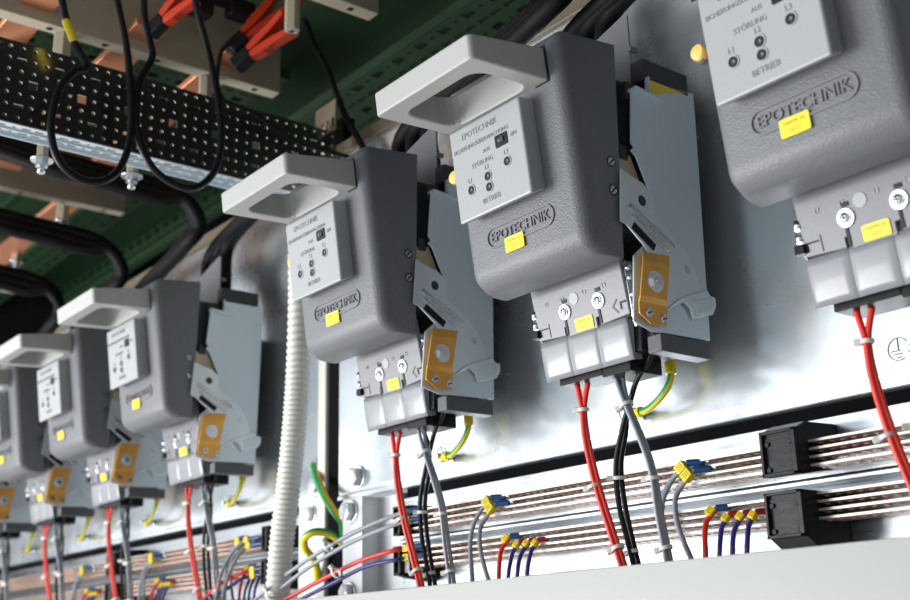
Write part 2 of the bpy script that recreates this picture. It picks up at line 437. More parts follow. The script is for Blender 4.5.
    s.extr([G(-0.5560, 0.2290), G(-0.5545, 0.2290), G(-0.5545, 0.2330), G(-0.5500, 0.2330), G(-0.5500, 0.2345), G(-0.5560, 0.2345)], GN * 0.0004, 'black')
    s.extr([G(-0.6400, 0.2270), G(-0.6390, 0.2270), G(-0.6390, 0.2315), G(-0.6310, 0.2315), G(-0.6310, 0.2325), G(-0.6400, 0.2325)], GN * 0.0004, 'black')
    s.extr([G(-0.6300, 0.2250), G(-0.6292, 0.2250), G(-0.6292, 0.2350), G(-0.6300, 0.2350)], GN * 0.0004, 'line')
    s.cyl(G(-0.5990, 0.2470), G(-0.5990, 0.2470, 0.0005), 0.0045, 'panel', n=24)
    s.build('moulded_marks', bf)
    for x, zc in ((-0.6100, 0.2395), (-0.5752, 0.2398)):
        s = MB()
        s.extr([G(x - 0.0014, zc + 0.0065), G(x + 0.0034, zc + 0.0065), G(x + 0.0034, zc + 0.0092), G(x - 0.0014, zc + 0.0092)], GN * 0.0006, 'black')
        s.extr([G(x - 0.0022, zc - 0.0160), G(x - 0.0002, zc - 0.0160), G(x - 0.0002, zc - 0.0055), G(x - 0.0022, zc - 0.0055)], GN * 0.0006, 'black')
        s.cyl(G(x, zc, 0), G(x, zc, 0.0012), 0.0056, 'bracket', n=24)
        s.cyl(G(x, zc, 0.0012), G(x, zc, 0.0022), 0.0036, 'bright', n=20); s.dome(G(x, zc, 0.0022), GN, 0.0034, 0.0014, 'bright')
        s.obox(G(x, zc, 0.0034), FX * 0.0019, GU * 0.0004, GN * 0.0003, 'darkplastic'); s.obox(G(x, zc, 0.0034), FX * 0.0004, GU * 0.0019, GN * 0.0003, 'darkplastic')
        o = s.build('terminal_screw', bf); o['label'] = 'bright cross-head screw with washer'
    s = MB(); P = rounded_rect(-0.6020, -0.5840, 0.2228, 0.2322, 0.0012, 2)
    s.extr([G(x, z, 0) for x, z in P], GN * 0.0007, 'yellow')
    s.text('+H07FFE 183', G(-0.5930, 0.2296, 0.0007), FX, GU, 0.0026, 'ink', 0.0001)
    s.text('-Q121', G(-0.5930, 0.2258, 0.0007), FX, GU, 0.0028, 'ink', 0.0001)
    o = s.build('sticker', bf); o['label'] = 'yellow sticker with small printed code'
    # metal springs and clip at the left side
    s = MB()
    s.box((-0.6455, 0.5900, 0.2490), (-0.6425, 0.5960, 0.2590), 'bright', 0.0006)
    s.cyl((-0.6435, 0.5885, 0.2420), (-0.6435, 0.5885, 0.2475), 0.0030, 'bright', n=14)
    s.cyl((-0.6440, 0.5895, 0.2340), (-0.6440, 0.5895, 0.2400), 0.0026, 'bright', n=14)
    s.box((-0.6475, 0.5870, 0.2265), (-0.6405, 0.5925, 0.2325), 'black', 0.0005)
    s.extr([(-0.6450, 0.592, 0.2270), (-0.6450, 0.600, 0.2200), (-0.6450, 0.604, 0.2120), (-0.6450, 0.606, 0.2120), (-0.6450, 0.606, 0.2500), (-0.6450, 0.594, 0.2500)], (0.0012, 0, 0), 'bright')
    s.build('spring_clip', R0)
    # serrated metal edge on the right of the front plate
    s = MB()
    s.extr([(-0.5485, 0.586, 0.2625), (-0.5485, 0.602, 0.2625), (-0.5485, 0.602, 0.2160), (-0.5485, 0.5950, 0.2160), (-0.5485, 0.5925, 0.2240)], (0.0010, 0, 0), 'bright')
    for z in (0.2570, 0.2500, 0.2380, 0.2310):
        s.cyl((-0.5485, 0.5880 + (0.26 - z) * 0.2, z), (-0.5435, 0.5880 + (0.26 - z) * 0.2, z), 0.0022, 'bright', n=12)
    s.build('metal_edge', R0)
    # --- terminal cover of three facets
    s = MB()
    c0, c1 = -0.6440, -0.5545
    def H(x, z, n=0.0): return V((x, 0.5945 + 0.17 * (0.2235 - z), z)) + V((0, -0.985, -0.17)) * n
    xs = []; W_ = (c1 - c0) / 3
    for k_ in range(3): xs += [c0 + k_ * W_ + W_ * q for q in (0, .03, .07, .2, .4, .6, .8, .93, .97)]
    xs.append(c1); rows = []
    for j_ in range(7):
        z = 0.2235 - 0.0295 * j_ / 6
        rows.append([s.bm.verts.new(H(x, z, 0.0009 * min(1.0, min((x - c0) / W_ % 1.0, 1 - (x - c0) / W_ % 1.0) / 0.07) + 0.0003 * math.sin(math.pi * ((x - c0) / W_ % 1.0)) + 0.0005 * math.sin(j_ * 0.55))) for x in xs])
    for A, B in zip(rows, rows[1:]): s._mark([s.bm.faces.new((A[i], B[i], B[i + 1], A[i + 1])) for i in range(len(xs) - 1)], 'cover', True)
    bmesh.ops.recalc_face_normals(s.bm, faces=list(s.bm.faces))
    s.thicken(0.0014)
    s._mark(list(s.bm.faces), 'cover', True)
    s.extr([H(c1 - 0.0014, 0.2235), H(c1 - 0.0014, 0.1940), V((c1 - 0.0014, 0.6070, 0.1955)), V((c1 - 0.0014, 0.6070, 0.2220))], (0.0012, 0, 0), 'cover')
    tc = s.build('terminal_cover', R0); tc['label'] = 'glossy light grey cover in three facets'
    # --- black terminal body
    s = MB()
    s.box((-0.6415, 0.6000, 0.1990), (-0.5480, 0.6400, 0.2540), 'black', 0.001)
    s.box((-0.6350, 0.6020, 0.1900), (-0.5900, 0.6300, 0.1985), 'black', 0.0008)
    s.box((-0.5900, 0.6020, 0.1880), (-0.5620, 0.6350, 0.1995), 'black', 0.0008)
    s.build('terminal_block', R0)
    # --- rear body
    s = MB()
    s.box((-0.6380, 0.5740, 0.2830), (-0.5420, 0.6100, 0.4000), 'darkplastic', 0.001)
    s.box((-0.6300, 0.6060, 0.2050), (-0.5420, 0.6450, 0.4150), 'darkplastic', 0.001)
    s.box((-0.6300, 0.6450, 0.2300), (-0.6000, 0.6785, 0.3800), 'darkplastic')
    s.box((-0.5420, 0.5860, 0.3820), (-0.5335, 0.5990, 0.3960), 'darkplastic', 0.0008)
    s.box((-0.5420, 0.6010, 0.4000), (-0.5290, 0.6500, 0.4170), 'darkplastic', 0.0008)
    s.box((-0.5420, 0.5760, 0.3330), (-0.5340, 0.5840, 0.3440), 'darkplastic', 0.0008)
    s.build('rear_body', R0)
    s = MB()
    s.box((-0.5420, 0.5990, 0.1950), (-0.5290, 0.6500, 0.2075), 'strip', 0.001)
    o = s.build('base_strip', R0); o['label'] = 'dark grey moulded foot under the side plate'
    # --- barrier plate above the housing
    s = MB()
    s.extr([(-0.5980, 0.605, 0.400), (-0.5440, 0.605, 0.400), (-0.5450, 0.605, 0.4610), (-0.5500, 0.605, 0.4625), (-0.6000, 0.605, 0.4480)], (0, 0.0015, 0), 'base')
    s.box((-0.5455, 0.6040, 0.4300), (-0.5425, 0.6120, 0.4340), 'base')
    s.build('barrier_plate', R0)
    # --- side plate
    xp = -0.5295
    def A(px, py, dx=0.0): p = at(px, py, 'X', xp); p.x = xp + dx; return p
    s = MB()
    out = [(631, 93), (646, 93), (646, 79), (693.5, 94), (697, 140), (704, 245), (710.5, 340.6), (652, 331), (634, 321), (634, 255), (649, 240), (653, 218), (652, 198), (650, 193), (636, 156), (631, 150), (634, 147), (631, 142)]
    s.extr([A(*p) for p in out], (-0.0015, 0, 0), 'plate')
    spl = s.build('side_plate', R0, bevel=0.0003, seg=1); spl['label'] = 'blue-grey zinc side plate'
    s = MB()   # folded ear near the top
    s.obox(A(642, 97, 0.003), (0.0045, 0, 0), V((0, 0.014, -0.0015)), V((0, 0.0002, 0.0011)), 'plate', 0.0006)
    s.obox(A(646, 86, 0.0015), (0.0020, 0, 0), V((0, 0.0006, 0)), V((0, 0, 0.0062)), 'plate')
    s.build('folded_ear', spl)
    # beige plate behind
    s = MB(); s.extr([V((xp - 0.006, p.y, p.z)) for p in (A(606, 150), (A(636, 153)), A(652, 196), A(648, 225), A(612, 190))], (-0.0015, 0, 0), 'beige')
    o = s.build('inner_plate', R0); o['label'] = 'beige insulating plate behind the side plate'
    # swing bracket : sector with curved outer edge
    s = MB()
    outp = [(618, 169), (624, 174), (640, 184), (651, 196), (653, 219), (664, 229), (675, 241), (684, 254), (691, 268), (696, 283), (700, 296), (693, 299), (682, 303), (671, 307), (664, 311), (655, 306), (650, 262), (641, 245), (624, 225), (618, 222)]
    s.extr([A(x, y, 0.0010) for x, y in outp], (0.0016, 0, 0), 'bracket')
    sb = s.build('swing_bracket', R0, bevel=0.0003, seg=1); sb['label'] = 'curved zinc sector bracket'
    for px, py, rr in ((639, 202, 0.0040), (683.5, 270, 0.0030)):
        s = MB(); p = A(px, py, 0.0026); s.ring(p, FX, rr + 0.0008, rr, 0.0004, 'plate'); s.cyl(p, p + FX * 0.0002, rr, 'darkplastic' if px < 650 else 'bright', n=20)
        s.build('bracket_hole', sb)
    s = MB()   # embossed ribs
    for (a, b, w) in (((626, 207), (670, 248), 0.0022), ((628, 217), (664, 252), 0.0012)):
        p, q = A(*a, 0.0026), A(*b, 0.0026); d_ = (q - p).normalized(); e_ = d_.cross(FX) * w
        s.extr([p - e_, q - e_, q + d_ * w, q + e_, p + e_], (0.0016, 0, 0), 'bright', 0.0006)
    p, q = A(630, 226, 0.0026), A(652, 249, 0.0026); d_ = (q - p).normalized(); e_ = d_.cross(FX) * 0.0030
    s.extr([p - e_, q - e_, q + e_, p + e_], (0.0003, 0, 0), 'black')
    s.build('pressed_rib', sb)
    # latch tongue
    s = MB()
    T_ = [(663, 311), (672, 302), (684, 296), (703, 291), (706, 297), (711, 299), (712, 308), (709, 316), (690, 320), (687, 310), (679, 301), (668, 309)]
    s.extr([A(x, y, 0.0014) for x, y in T_], (0.0028, 0, 0), 'bracket', 0.0007)
    s.extr([A(x, y, 0.0030) for x, y in ((689, 302), (706, 298), (710, 303), (707, 313), (692, 316))], (0.0016, 0, 0), 'plate', 0.0007)
    s.build('latch_tongue', sb)
    # --- orange bracket, bent sheet
    s = MB()
    rowsp = [((638.5, 253), (665.5, 258), 0.0030), ((636.5, 263), (663, 268), 0.0052), ((634.5, 297), (661, 302), 0.0046), ((635, 302), (663.5, 308), 0.0028), ((635.5, 314), (663, 327), 0.0028)]
    L = [[s.bm.verts.new(A(*a, dx)), s.bm.verts.new(A(*b, dx))] for a, b, dx in rowsp]
    for P, Q in zip(L, L[1:]): s.bm.faces.new((P[0], P[1], Q[1], Q[0]))
    e = s.bm.verts.new(A(647, 325, 0.0028)); s.bm.faces.new((L[-1][0], L[-1][1], e))
    bmesh.ops.recalc_face_normals(s.bm, faces=list(s.bm.faces)); s.thicken(0.0012); s._mark(list(s.bm.faces), 'brass')
    ob = s.build('orange_bracket', R0, bevel=0.0004, seg=2); ob['label'] = 'orange-yellow bent metal bracket'
    s = MB(); c = A(649, 284, 0.0056)
    s.ring(c, FX, 0.0090, 0.0076, 0.0008, 'brass'); s.cyl(c - FX * 0.001, c + FX * 0.0009, 0.0077, 'bracket', n=24)
    s.hexhead(c, FX, 0.0058, 0.0032, 'bracket'); s.cyl(c, c + FX * 0.0040, 0.0030, 'bright', n=16)
    o = s.build('hex_bolt', ob); o['label'] = 'zinc hex bolt'
    for q in ((644.5, 314), (659.5, 320.5)):
        s = MB(); c = A(*q, 0.0034); s.cyl(c, c + FX * 0.0018, 0.0031, 'bright', n=16)
        s.obox(c + FX * 0.0018, (0.0002, 0, 0), (0, 0.0020, 0.0008), (0, -0.0002, 0.0005), 'darkplastic')
        s.build('small_screw', ob)
    return R0

proto = make_unit()
tag(proto, None, 'switch')
labels = {
    1: 'nearest and largest grey fuse switch, cut off by the top and right edges',
    2: 'large complete grey fuse switch with loop handle, above the short red and blue wires',
    3: 'grey fuse switch standing just right of the ivory corrugated conduit',
    4: 'nearest grey fuse switch to the left of the ivory corrugated conduit',
    5: 'grey fuse switch second to the left of the ivory corrugated conduit',
    6: 'grey fuse switch third left of the conduit, its handle cut by the left edge',
    7: 'furthest grey fuse switch, only its lower cover and bracket show at the left edge'}
for k in range(1, 8):
    o = proto if k == 2 else copy_tree(proto)
    if k != 2: o.location = proto.location + SH[k]
    tag(o, labels[k], 'switch', 'fuse switches in a row on the wall')

s = MB()
ym = [at(x, y, 'X', -0.5292) for x, y in ((647, 79.5), (693, 94), (684, 93.8), (668, 92), (655, 95), (647, 99))]
s.extr(ym, (0.0002, 0, 0), 'yel')
o = s.build('yellow_mark', origin=proto.location); o.location = (0, 0, 0); o.parent = proto; o['label'] = 'yellow mark on the upper plate edge'

# ------------------------------------------------------------------ cables of each unit
def P_(px, py, Y): return at(px, py, 'Y', Y)
def zip_tie(s, c, t, r):
    """nylon band round a bundle at c, running along direction t"""
    t = V(t).normalized(); c = V(c)
    s.ring(c - t * 0.0013, t, r + 0.0007, r - 0.0004, 0.0026, 'tie', 16)
    side = V((-1, -0.5, 0)); side = (side - side.dot(t) * t).normalized(); o2 = t.cross(side)
    s.obox(c + side * (r + 0.0020), side * 0.0024, o2 * 0.0019, t * 0.0020, 'tie', 0.0005)

def bundle(name, defs, ties, label_fn, group_c, tie_lab, which):
    pass

CABLE = []   # (name, material, radius, points at unit 2)
red1 = [P_(577, 366, .612), P_(577.5, 385, .612), P_(582, 408, .612), P_(585, 440, .613), P_(595, 485, .616), P_(609, 530, .62), P_(623, 572, .622), P_(634, 610, .622)]
red2 = [P_(590, 362, .614), P_(588.5, 380, .614), P_(584.5, 408, .6135), P_(588.5, 441, .615), P_(599, 485, .618), P_(613, 530, .622), P_(627, 572, .624), P_(638, 610, .624)]
gry1 = [P_(613, 352, .612), P_(615, 375, .612), P_(625, 404, .612), P_(638, 435, .613), P_(650, 470, .616), P_(657, 515, .62), P_(666, 560, .622), P_(674, 605, .622)]
gry2 = [P_(624, 350, .616), P_(622.5, 375, .616), P_(628.5, 404, .615), P_(642, 435, .617), P_(654, 470, .620), P_(662, 515, .624), P_(671, 560, .626), P_(680, 605, .626)]
blk1 = [P_(654, 335, .612), P_(650, 358, .614), P_(637, 380, .619), P_(630, 402, .622), P_(622, 430, .625), P_(616, 465, .627), P_(619, 505, .629), P_(630, 550, .630), P_(642, 600, .630)]
blk2 = [P_(612, 368, .626), P_(620, 385, .626), P_(626, 402, .628), P_(626, 430, .631), P_(621, 465, .633), P_(625, 505, .635), P_(635, 550, .636), P_(648, 600, .636)]
SIDEWORD = {1: 'under the nearest switch', 2: 'under the large complete switch', 3: 'under the switch right of the conduit', 4: 'under the switch left of the conduit',
            5: 'under the second switch left of the conduit', 6: 'under the third switch left of the conduit', 7: 'under the leftmost switch'}
org = V((-0.6, 0.62, 0.19))
protoC = []
for nm, m, pts, lab, side in (('control_cable', 'red', red1, 'red cable', 'left'), ('control_cable', 'red', red2, 'red cable', 'right'),
                        ('control_cable', 'grey', gry1, 'light grey cable', 'left'), ('control_cable', 'grey', gry2, 'light grey cable', 'right'),
                        ('control_cable', 'blackc', blk1, 'black cable', 'front'), ('control_cable', 'blackc', blk2, 'black cable', 'rear')):
    s = MB(); s.tube(pts, {'red': 0.0020, 'grey': 0.0017, 'blackc': 0.0020}[m], m, 10); o = s.build(nm, origin=org); protoC.append((o, lab, side))
protoT = []
def tie_at(p, q, r, word):
    s = MB(); zip_tie(s, p, V(q) - V(p), r); o = s.build('zip_tie', origin=org); protoT.append((o, word))
tie_at(P_(583.5, 410, .613), P_(585, 440, .613), 0.0034, 'top tie on red pair')
tie_at(P_(594, 486, .617), P_(609, 530, .621), 0.0040, 'middle tie on red pair')
tie_at(P_(618, 548, .622), P_(628, 575, .622), 0.0040, 'bottom tie on red pair')
tie_at(P_(626.5, 405, .614), P_(640, 436, .615), 0.0044, 'top tie on grey pair')
tie_at(P_(653, 478, .619), P_(658, 510, .621), 0.0040, 'middle tie on grey pair')
tie_at(P_(666, 548, .623), P_(672, 570, .624), 0.0040, 'bottom tie on grey pair')
tie_at(P_(618.5, 478, .630), P_(620, 500, .631), 0.0042, 'upper tie on black pair')
tie_at(P_(632, 552, .633), P_(638, 575, .634), 0.0042, 'lower tie on black pair')
for k in range(1, 8):
    for o, lab, side in protoC:
        c = o if k == 2 else o.copy()
        if k != 2: COL.objects.link(c); c.location = o.location + SH[k]
        tag(c, f'{side} {lab} {SIDEWORD[k]}', 'cable', 'cables hanging from the switches')
    for o, word in protoT:
        if k >= 6 and 'middle' in word: pass
        c = o if k == 2 else o.copy()
        if k != 2: COL.objects.link(c); c.location = o.location + SH[k]
        tag(c, f'white nylon {word} {SIDEWORD[k]}', 'zip tie', 'zip ties on the cables')

# ------------------------------------------------------------------ earth wire, lug, bolt and symbol of each unit
def earth_wire():
    R0 = root('earth_cable', (-0.64, 0.66, 0.176))
    pts = [V((-0.5760, 0.6600, 0.2080)), V((-0.5760, 0.6600, 0.2000)), V((-0.5755, 0.6590, 0.1930)), V((-0.5790, 0.6580, 0.1850)), V((-0.5900, 0.6590, 0.1775)), V((-0.6050, 0.6630, 0.1735)), V((-0.6180, 0.6660, 0.1735))]
    s = MB(); s.tube(pts, 0.0027, 'yel', 12, 8, m2='green', twist=12, phase=4.6); s.build('insulation', R0)
    s = MB(); s.tube([pts[0] + V((0, 0, .002)), pts[1] - V((0, 0, .0050))], 0.0042, 'yel', 12); s.build('upper_sleeve', R0)
    s = MB(); d_ = (pts[-1] - pts[-2]).normalized()
    s.tube([pts[-1] - d_ * 0.006, pts[-1] + d_ * 0.006], 0.0040, 'yel', 12); s.build('lower_sleeve', R0)
    s = MB()
    e = pts[-1] + d_ * 0.005
    s.obox(e + d_ * 0.004, d_ * 0.006, V((0, 0.0006, 0)), V((0, 0, 0.0036)), 'bright', 0.0003)
    s.ring(V((-0.6260, 0.6690, 0.1745)), (0, -1, 0), 0.0058, 0.003, 0.0012, 'bright')
    s.build('cable_lug', R0)
    return R0
ew = earth_wire(); tag(ew, '', 'cable')
s = MB(); c = V((-0.6260, 0.679, 0.1745))
s.cyl(c, c - V((0, 0.0095, 0)), 0.0040, 'bright'); s.hexhead(c - V((0, 0.0100, 0)), (0, -1, 0), 0.0055, 0.0045, 'bright'); s.cyl(c - V((0, 0.0145, 0)), c - V((0, 0.0185, 0)), 0.0030, 'bright', n=14)
eb = s.build('earth_bolt', origin=c); 
s = MB(); c = V((-0.6425, 0.6798, 0.1800))
s.ring(c, (0, -1, 0), 0.0076, 0.0071, 0.0003, 'line', 32)
for w, z in ((0.0055, -0.0010), (0.0036, -0.0032), (0.0017, -0.0054)): s.box((c.x - w, 0.6795, c.z + z - .0003), (c.x + w, 0.6798, c.z + z + .0003), 'line')
s.box((c.x - .0003, 0.6795, c.z - .0010), (c.x + .0003, 0.6798, c.z + .0070), 'line')
es_ = s.build('earth_symbol', origin=c)
for k in range(1, 8):
    o = ew if k == 2 else copy_tree(ew)
    if k != 2: o.location = ew.location + SH[k]
    tag(o, f'short yellow-green earth wire {SIDEWORD[k]}', 'cable', 'earth wires under the switches')
    o = eb if k == 2 else eb.copy()
    if k != 2: COL.objects.link(o); o.location = eb.location + SH[k]
    tag(o, f'earth bolt in the wall {SIDEWORD[k]}', 'bolt', 'earth bolts in the wall')
    o = es_ if k == 2 else es_.copy()
    if k != 2: COL.objects.link(o); o.location = es_.location + SH[k]
    tag(o, f'printed earth symbol on the wall {SIDEWORD[k]}', 'sign', 'earth symbols on the wall')

# ------------------------------------------------------------------ thick black power cables over each unit
for k in range(2, 8):
    pass
pc = []
base = [P_(-60, 122, .36) , P_(0, 138, .42), P_(60, 157, .48), P_(120, 173, .55), P_(165, 186, .605), P_(190, 205, .635), P_(194, 228, .640), P_(178, 250, .637), P_(150, 274, .630), P_(118, 300, .630), P_(106, 320, .630)]
u5 = SH[5]
for j in range(3):
    s = MB()
    pts = [p + V((0.022 * j - 0.004, -0.013 * j * (1 if i < 6 else 0.4), -0.018 * j * (1 if i < 5 else 0.3) )) for i, p in enumerate(base)]
    pts[-1] = V((-0.637 + 0.024 * j, 0.630, 0.385)) + u5; pts[-2] = V((-0.637 + 0.024 * j, 0.634, 0.440)) + u5; pts[-3] = V((-0.637 + 0.024 * j, 0.640, 0.500)) + u5
    s.tube(pts, 0.0085, 'thick', 14, 8); pc.append(s.build('power_cable', origin=base[-1]))
CABW = {k_: v_.replace('under', 'above') for k_, v_ in SIDEWORD.items()}
for k in range(1, 8):
    for j, o in enumerate(pc):
        c = o if k == 5 else o.copy()
        if k != 5: COL.objects.link(c); c.location = o.location + (SH[k] - u5)
        tag(c, f'{("left", "middle", "right")[j]} thick black power cable {CABW[k]}', 'cable', 'thick black cables rising behind the switches')

# ------------------------------------------------------------------ setting: walls, posts, lower panels
def wallpanel(x0, x1, off, name, seglip=5):
    s = MB(); y, z0 = 0.68 + off.y, 0.1575 + off.z
    pr = [(y, 0.556 + off.z)] + [(y, 0.35), (y, z0 + 0.008)] + [(y + 0.008 - 0.008 * math.cos(a), z0 + 0.008 - 0.008 * math.sin(a)) for a in [math.radians(15 * k) for k in range(1, 7)]] + [(y + 0.030, z0), (y + 0.030, 0.556 + off.z)]
    s.extr([(x0, a, b) for a, b in pr], (x1 - x0, 0, 0), 'galv')
    # slim rolled lip in front of the lower fold
    s.extr([(x0, y + 0.0002, z0 + 0.0030), (x0, y - 0.0010, z0 + 0.0025), (x0, y - 0.0010, z0 - 0.0010), (x0, y + 0.0010, z0 - 0.0016), (x0, y + 0.006, z0)], (x1 - x0, 0, 0), 'galv')
    return tag(s.build(name, bevel=0), kind='structure')
wallpanel(-1.0610, 0.10, V((0, 0, 0)), 'wall_right')
wallpanel(-2.75, -1.1130, LOFF, 'wall_left')
# top flange over each wall panel
for x0, x1, off, nm in ((-1.061, 0.10, V((0, 0, 0)), 'trim_1'), (-2.75, -1.113, LOFF, 'trim_2')):
    s = MB(); y = 0.68 + off.y; z = 0.556 + off.z
    s.extr([(x0, y - 0.006, z - 0.012), (x0, y + 0.030, z - 0.012), (x0, y + 0.030, z + 0.012), (x0, y - 0.006, z + 0.003)], (x1 - x0, 0, 0), 'olive')
    tag(s.build(nm, bevel=0.0008), kind='structure')
# black gap and lower mounting panels
def lowpanel(x0, x1, off, nm, nseal):
    y = 0.690 + off.y; z = off.z
    s = MB(); s.box((x0, y + 0.006, 0.130 + z), (x1, y + 0.02, 0.170 + z), 'seal'); tag(s.build(nseal), kind='structure')
    s = MB()
    pr = [(0.1478, 0.006), (0.1478, 0), (0.1085, 0), (0.1070, -0.004), (0.1040, -0.004), (0.1025, 0.000), (0.0990, 0.004), (0.0960, 0.0), (0.0600, 0), (0.0585, -0.005), (0.0555, -0.005), (0.0540, 0), (-0.02, 0), (-0.02, 0.006)]
    s.extr([(x0, y + b, a + z) for a, b in pr], (x1 - x0, 0, 0), 'lower')
    tag(s.build(nm, bevel=0.0006), kind='structure')
lowpanel(-0.9600, 0.10, V((0, 0, 0)), 'wall_lower_right', 'trim_3')
lowpanel(-2.75, -1.1750, LOFF, 'wall_lower_left', 'trim_4')
# upright between the cabinets
s = MB(); s.box((-1.0880, 0.6840, -0.02), (-1.0615, 0.700, 0.60), 'seal', 0.001); tag(s.build('trim_5'), kind='structure')
s = MB(); s.box((-1.1050, 0.6800, -0.02), (-1.0885, 0.705, 0.60), 'frame', 0.002); tag(s.build('trim_6'), kind='structure')
s = MB(); s.box((-1.1125, 0.6950, -0.02), (-1.1055, 0.712, 0.60), 'seal', 0.001); tag(s.build('trim_7'), kind='structure')
# bright flange and recessed side below the right wall
s = MB()
s.extr([(-1.0340, 0.668, 0.1535), (-0.9990, 0.668, 0.1535), (-0.9990, 0.690, 0.1535), (-0.9600, 0.690, 0.1535), (-0.9600, 0.696, 0.1535), (-1.0030, 0.696, 0.1535), (-1.0030, 0.6720, 0.1535), (-1.0340, 0.6720, 0.1535)], (0, 0, -0.17), 'galvlight')
tag(s.build('mounting_bracket', origin=(-1.02, .67, 0)), 'bright folded bracket right of the black upright, at the busbar ends', 'bracket')
s = MB()
s.extr([(-1.1640, 0.694, 0.1680), (-1.1170, 0.694, 0.1680), (-1.1170, 0.699, 0.1680), (-1.1600, 0.699, 0.1680), (-1.1600, 0.716, 0.1680), (-1.1740, 0.716, 0.1680), (-1.1740, 0.711, 0.1680), (-1.1640, 0.711, 0.1680)], (0, 0, -0.18), 'galvlight')
tag(s.build('mounting_bracket', origin=(-1.14, .70, 0)), 'bright folded mounting bracket left of the pale upright, behind the ivory conduit', 'bracket')
# hex bolts around the upright
def bolt(c, r, lab):
    s = MB(); c = V(c); d_ = V((0, -1, 0))
    s.cyl(c, c + d_ * 0.0018, r * 1.25, 'bright', n=24); s.hexhead(c + d_ * 0.0018, d_, r, r * 0.75, 'galvlight'); s.cyl(c + d_ * (0.0018 + r * .7), c + d_ * (0.0024 + r * .75), r * 0.8, 'bright', r * 0.7, n=18)
    tag(s.build('hex_bolt', origin=c, bevel=0.0005), lab, 'bolt', 'hex bolts beside the upright')
bolt((-1.0235, 0.680, 0.1765), 0.0098, 'large hex bolt in the wall right of the black upright')
bolt((-1.0190, 0.6680, 0.1400), 0.0098, 'large hex bolt on the bright bracket right of the black upright')
bolt((-1.0210, 0.6680, 0.0600), 0.0090, 'hex bolt half hidden by the pale bottom cover, lowest of the right column')
bolt((-1.1400, 0.7035, 0.2060), 0.0075, 'hex bolt left of the pale upright holding the green and yellow wire')
bolt((-1.1420, 0.7035, 0.1830), 0.0080, 'hex bolt left of the pale upright, just under the wire bolt')
bolt((-1.1380, 0.6940, 0.1510), 0.0085, 'hex bolt on the bright bracket left of the pale upright')
# green/yellow wire hanging by the upright
def gy(paths, lab, rad=0.0042, ph=0.0):
    s = MB(); s.tube(paths, rad, 'yel', 14, 10, m2='green', twist=10, phase=ph)
    tag(s.build('earth_cable', origin=paths[0]), lab, 'cable', 'earth wires at the upright')
gy([P_(314, 466, .690), P_(317, 478, .675), P_(324, 495, .665), P_(333, 510, .665), P_(342, 522, .672), P_(343, 533, .680), P_(342, 540, .686)], 'green and yellow striped earth wire sloping down across the pale upright from its bolt', ph=0.5)
gy([P_(343, 543, .684), P_(330, 534, .670), P_(315, 532, .655), P_(305, 538, .650), P_(305, 548, .655), P_(311, 556, .665), P_(316, 566, .672), P_(318, 580, .678)], 'green and yellow striped earth wire looping back low beside the pale upright', ph=2.0)

# pale bottom cover in front
s = MB()
tz = lambda x: 0.0560
s.extr([(-1.40, 0.580, 0.0490), (0.10, 0.580, 0.0560), (0.10, 0.580, -0.15), (-1.40, 0.580, -0.15)], (0, 0.0025, 0), 'paint')
tag(s.build('trim_8', bevel=0.0006), kind='structure')

# ------------------------------------------------------------------ busbars, holders
BZU = [0.1268, 0.1216, 0.1163, 0.1110]; BZL = [0.0927, 0.0874, 0.0821, 0.0768]
def busbar(x0, x1, y, z, lab, grp):
    s = MB(); s.box((x0, y, z), (x1, y + 0.0250, z + 0.0016), 'tinned')
    n = int((x1 - x0) / 0.0085)
    for i in range(n):
        x = x0 + 0.005 + i * 0.0085
        s.cyl((x, y + 0.0105, z - 0.0004), (x, y + 0.0105, z + 0.0002), 0.0026, 'copper', n=8)
        s.cyl((x, y + 0.0105, z - 0.0006), (x, y + 0.0105, z), 0.0014, 'bright', n=6)
    tag(s.build('busbar', origin=(x0, y, z)), lab, 'busbar', grp)
names4 = ('topmost', 'second from the top', 'third from the top', 'lowest')
for j in range(4):
    busbar(-0.914, 0.05, 0.6570, BZU[j], f'thin tinned busbar, {names4[j]} of the upper set, right of the conduit', 'upper busbars right of the upright')
    busbar(-0.914, 0.05, 0.6570, BZL[j], f'thin tinned busbar, {names4[j]} of the lower set right of the upright', 'lower busbars right of the upright')
    busbar(-2.60, -1.200, 0.6819, BZU[j] + .0094, f'thin tinned busbar, {names4[j]} of the upper set left of the conduit', 'upper busbars left of the conduit')
    busbar(-2.60, -1.200, 0.6819, BZL[j] + .0094, f'thin tinned busbar, {names4[j]} of the lower set left of the conduit', 'lower busbars left of the conduit')
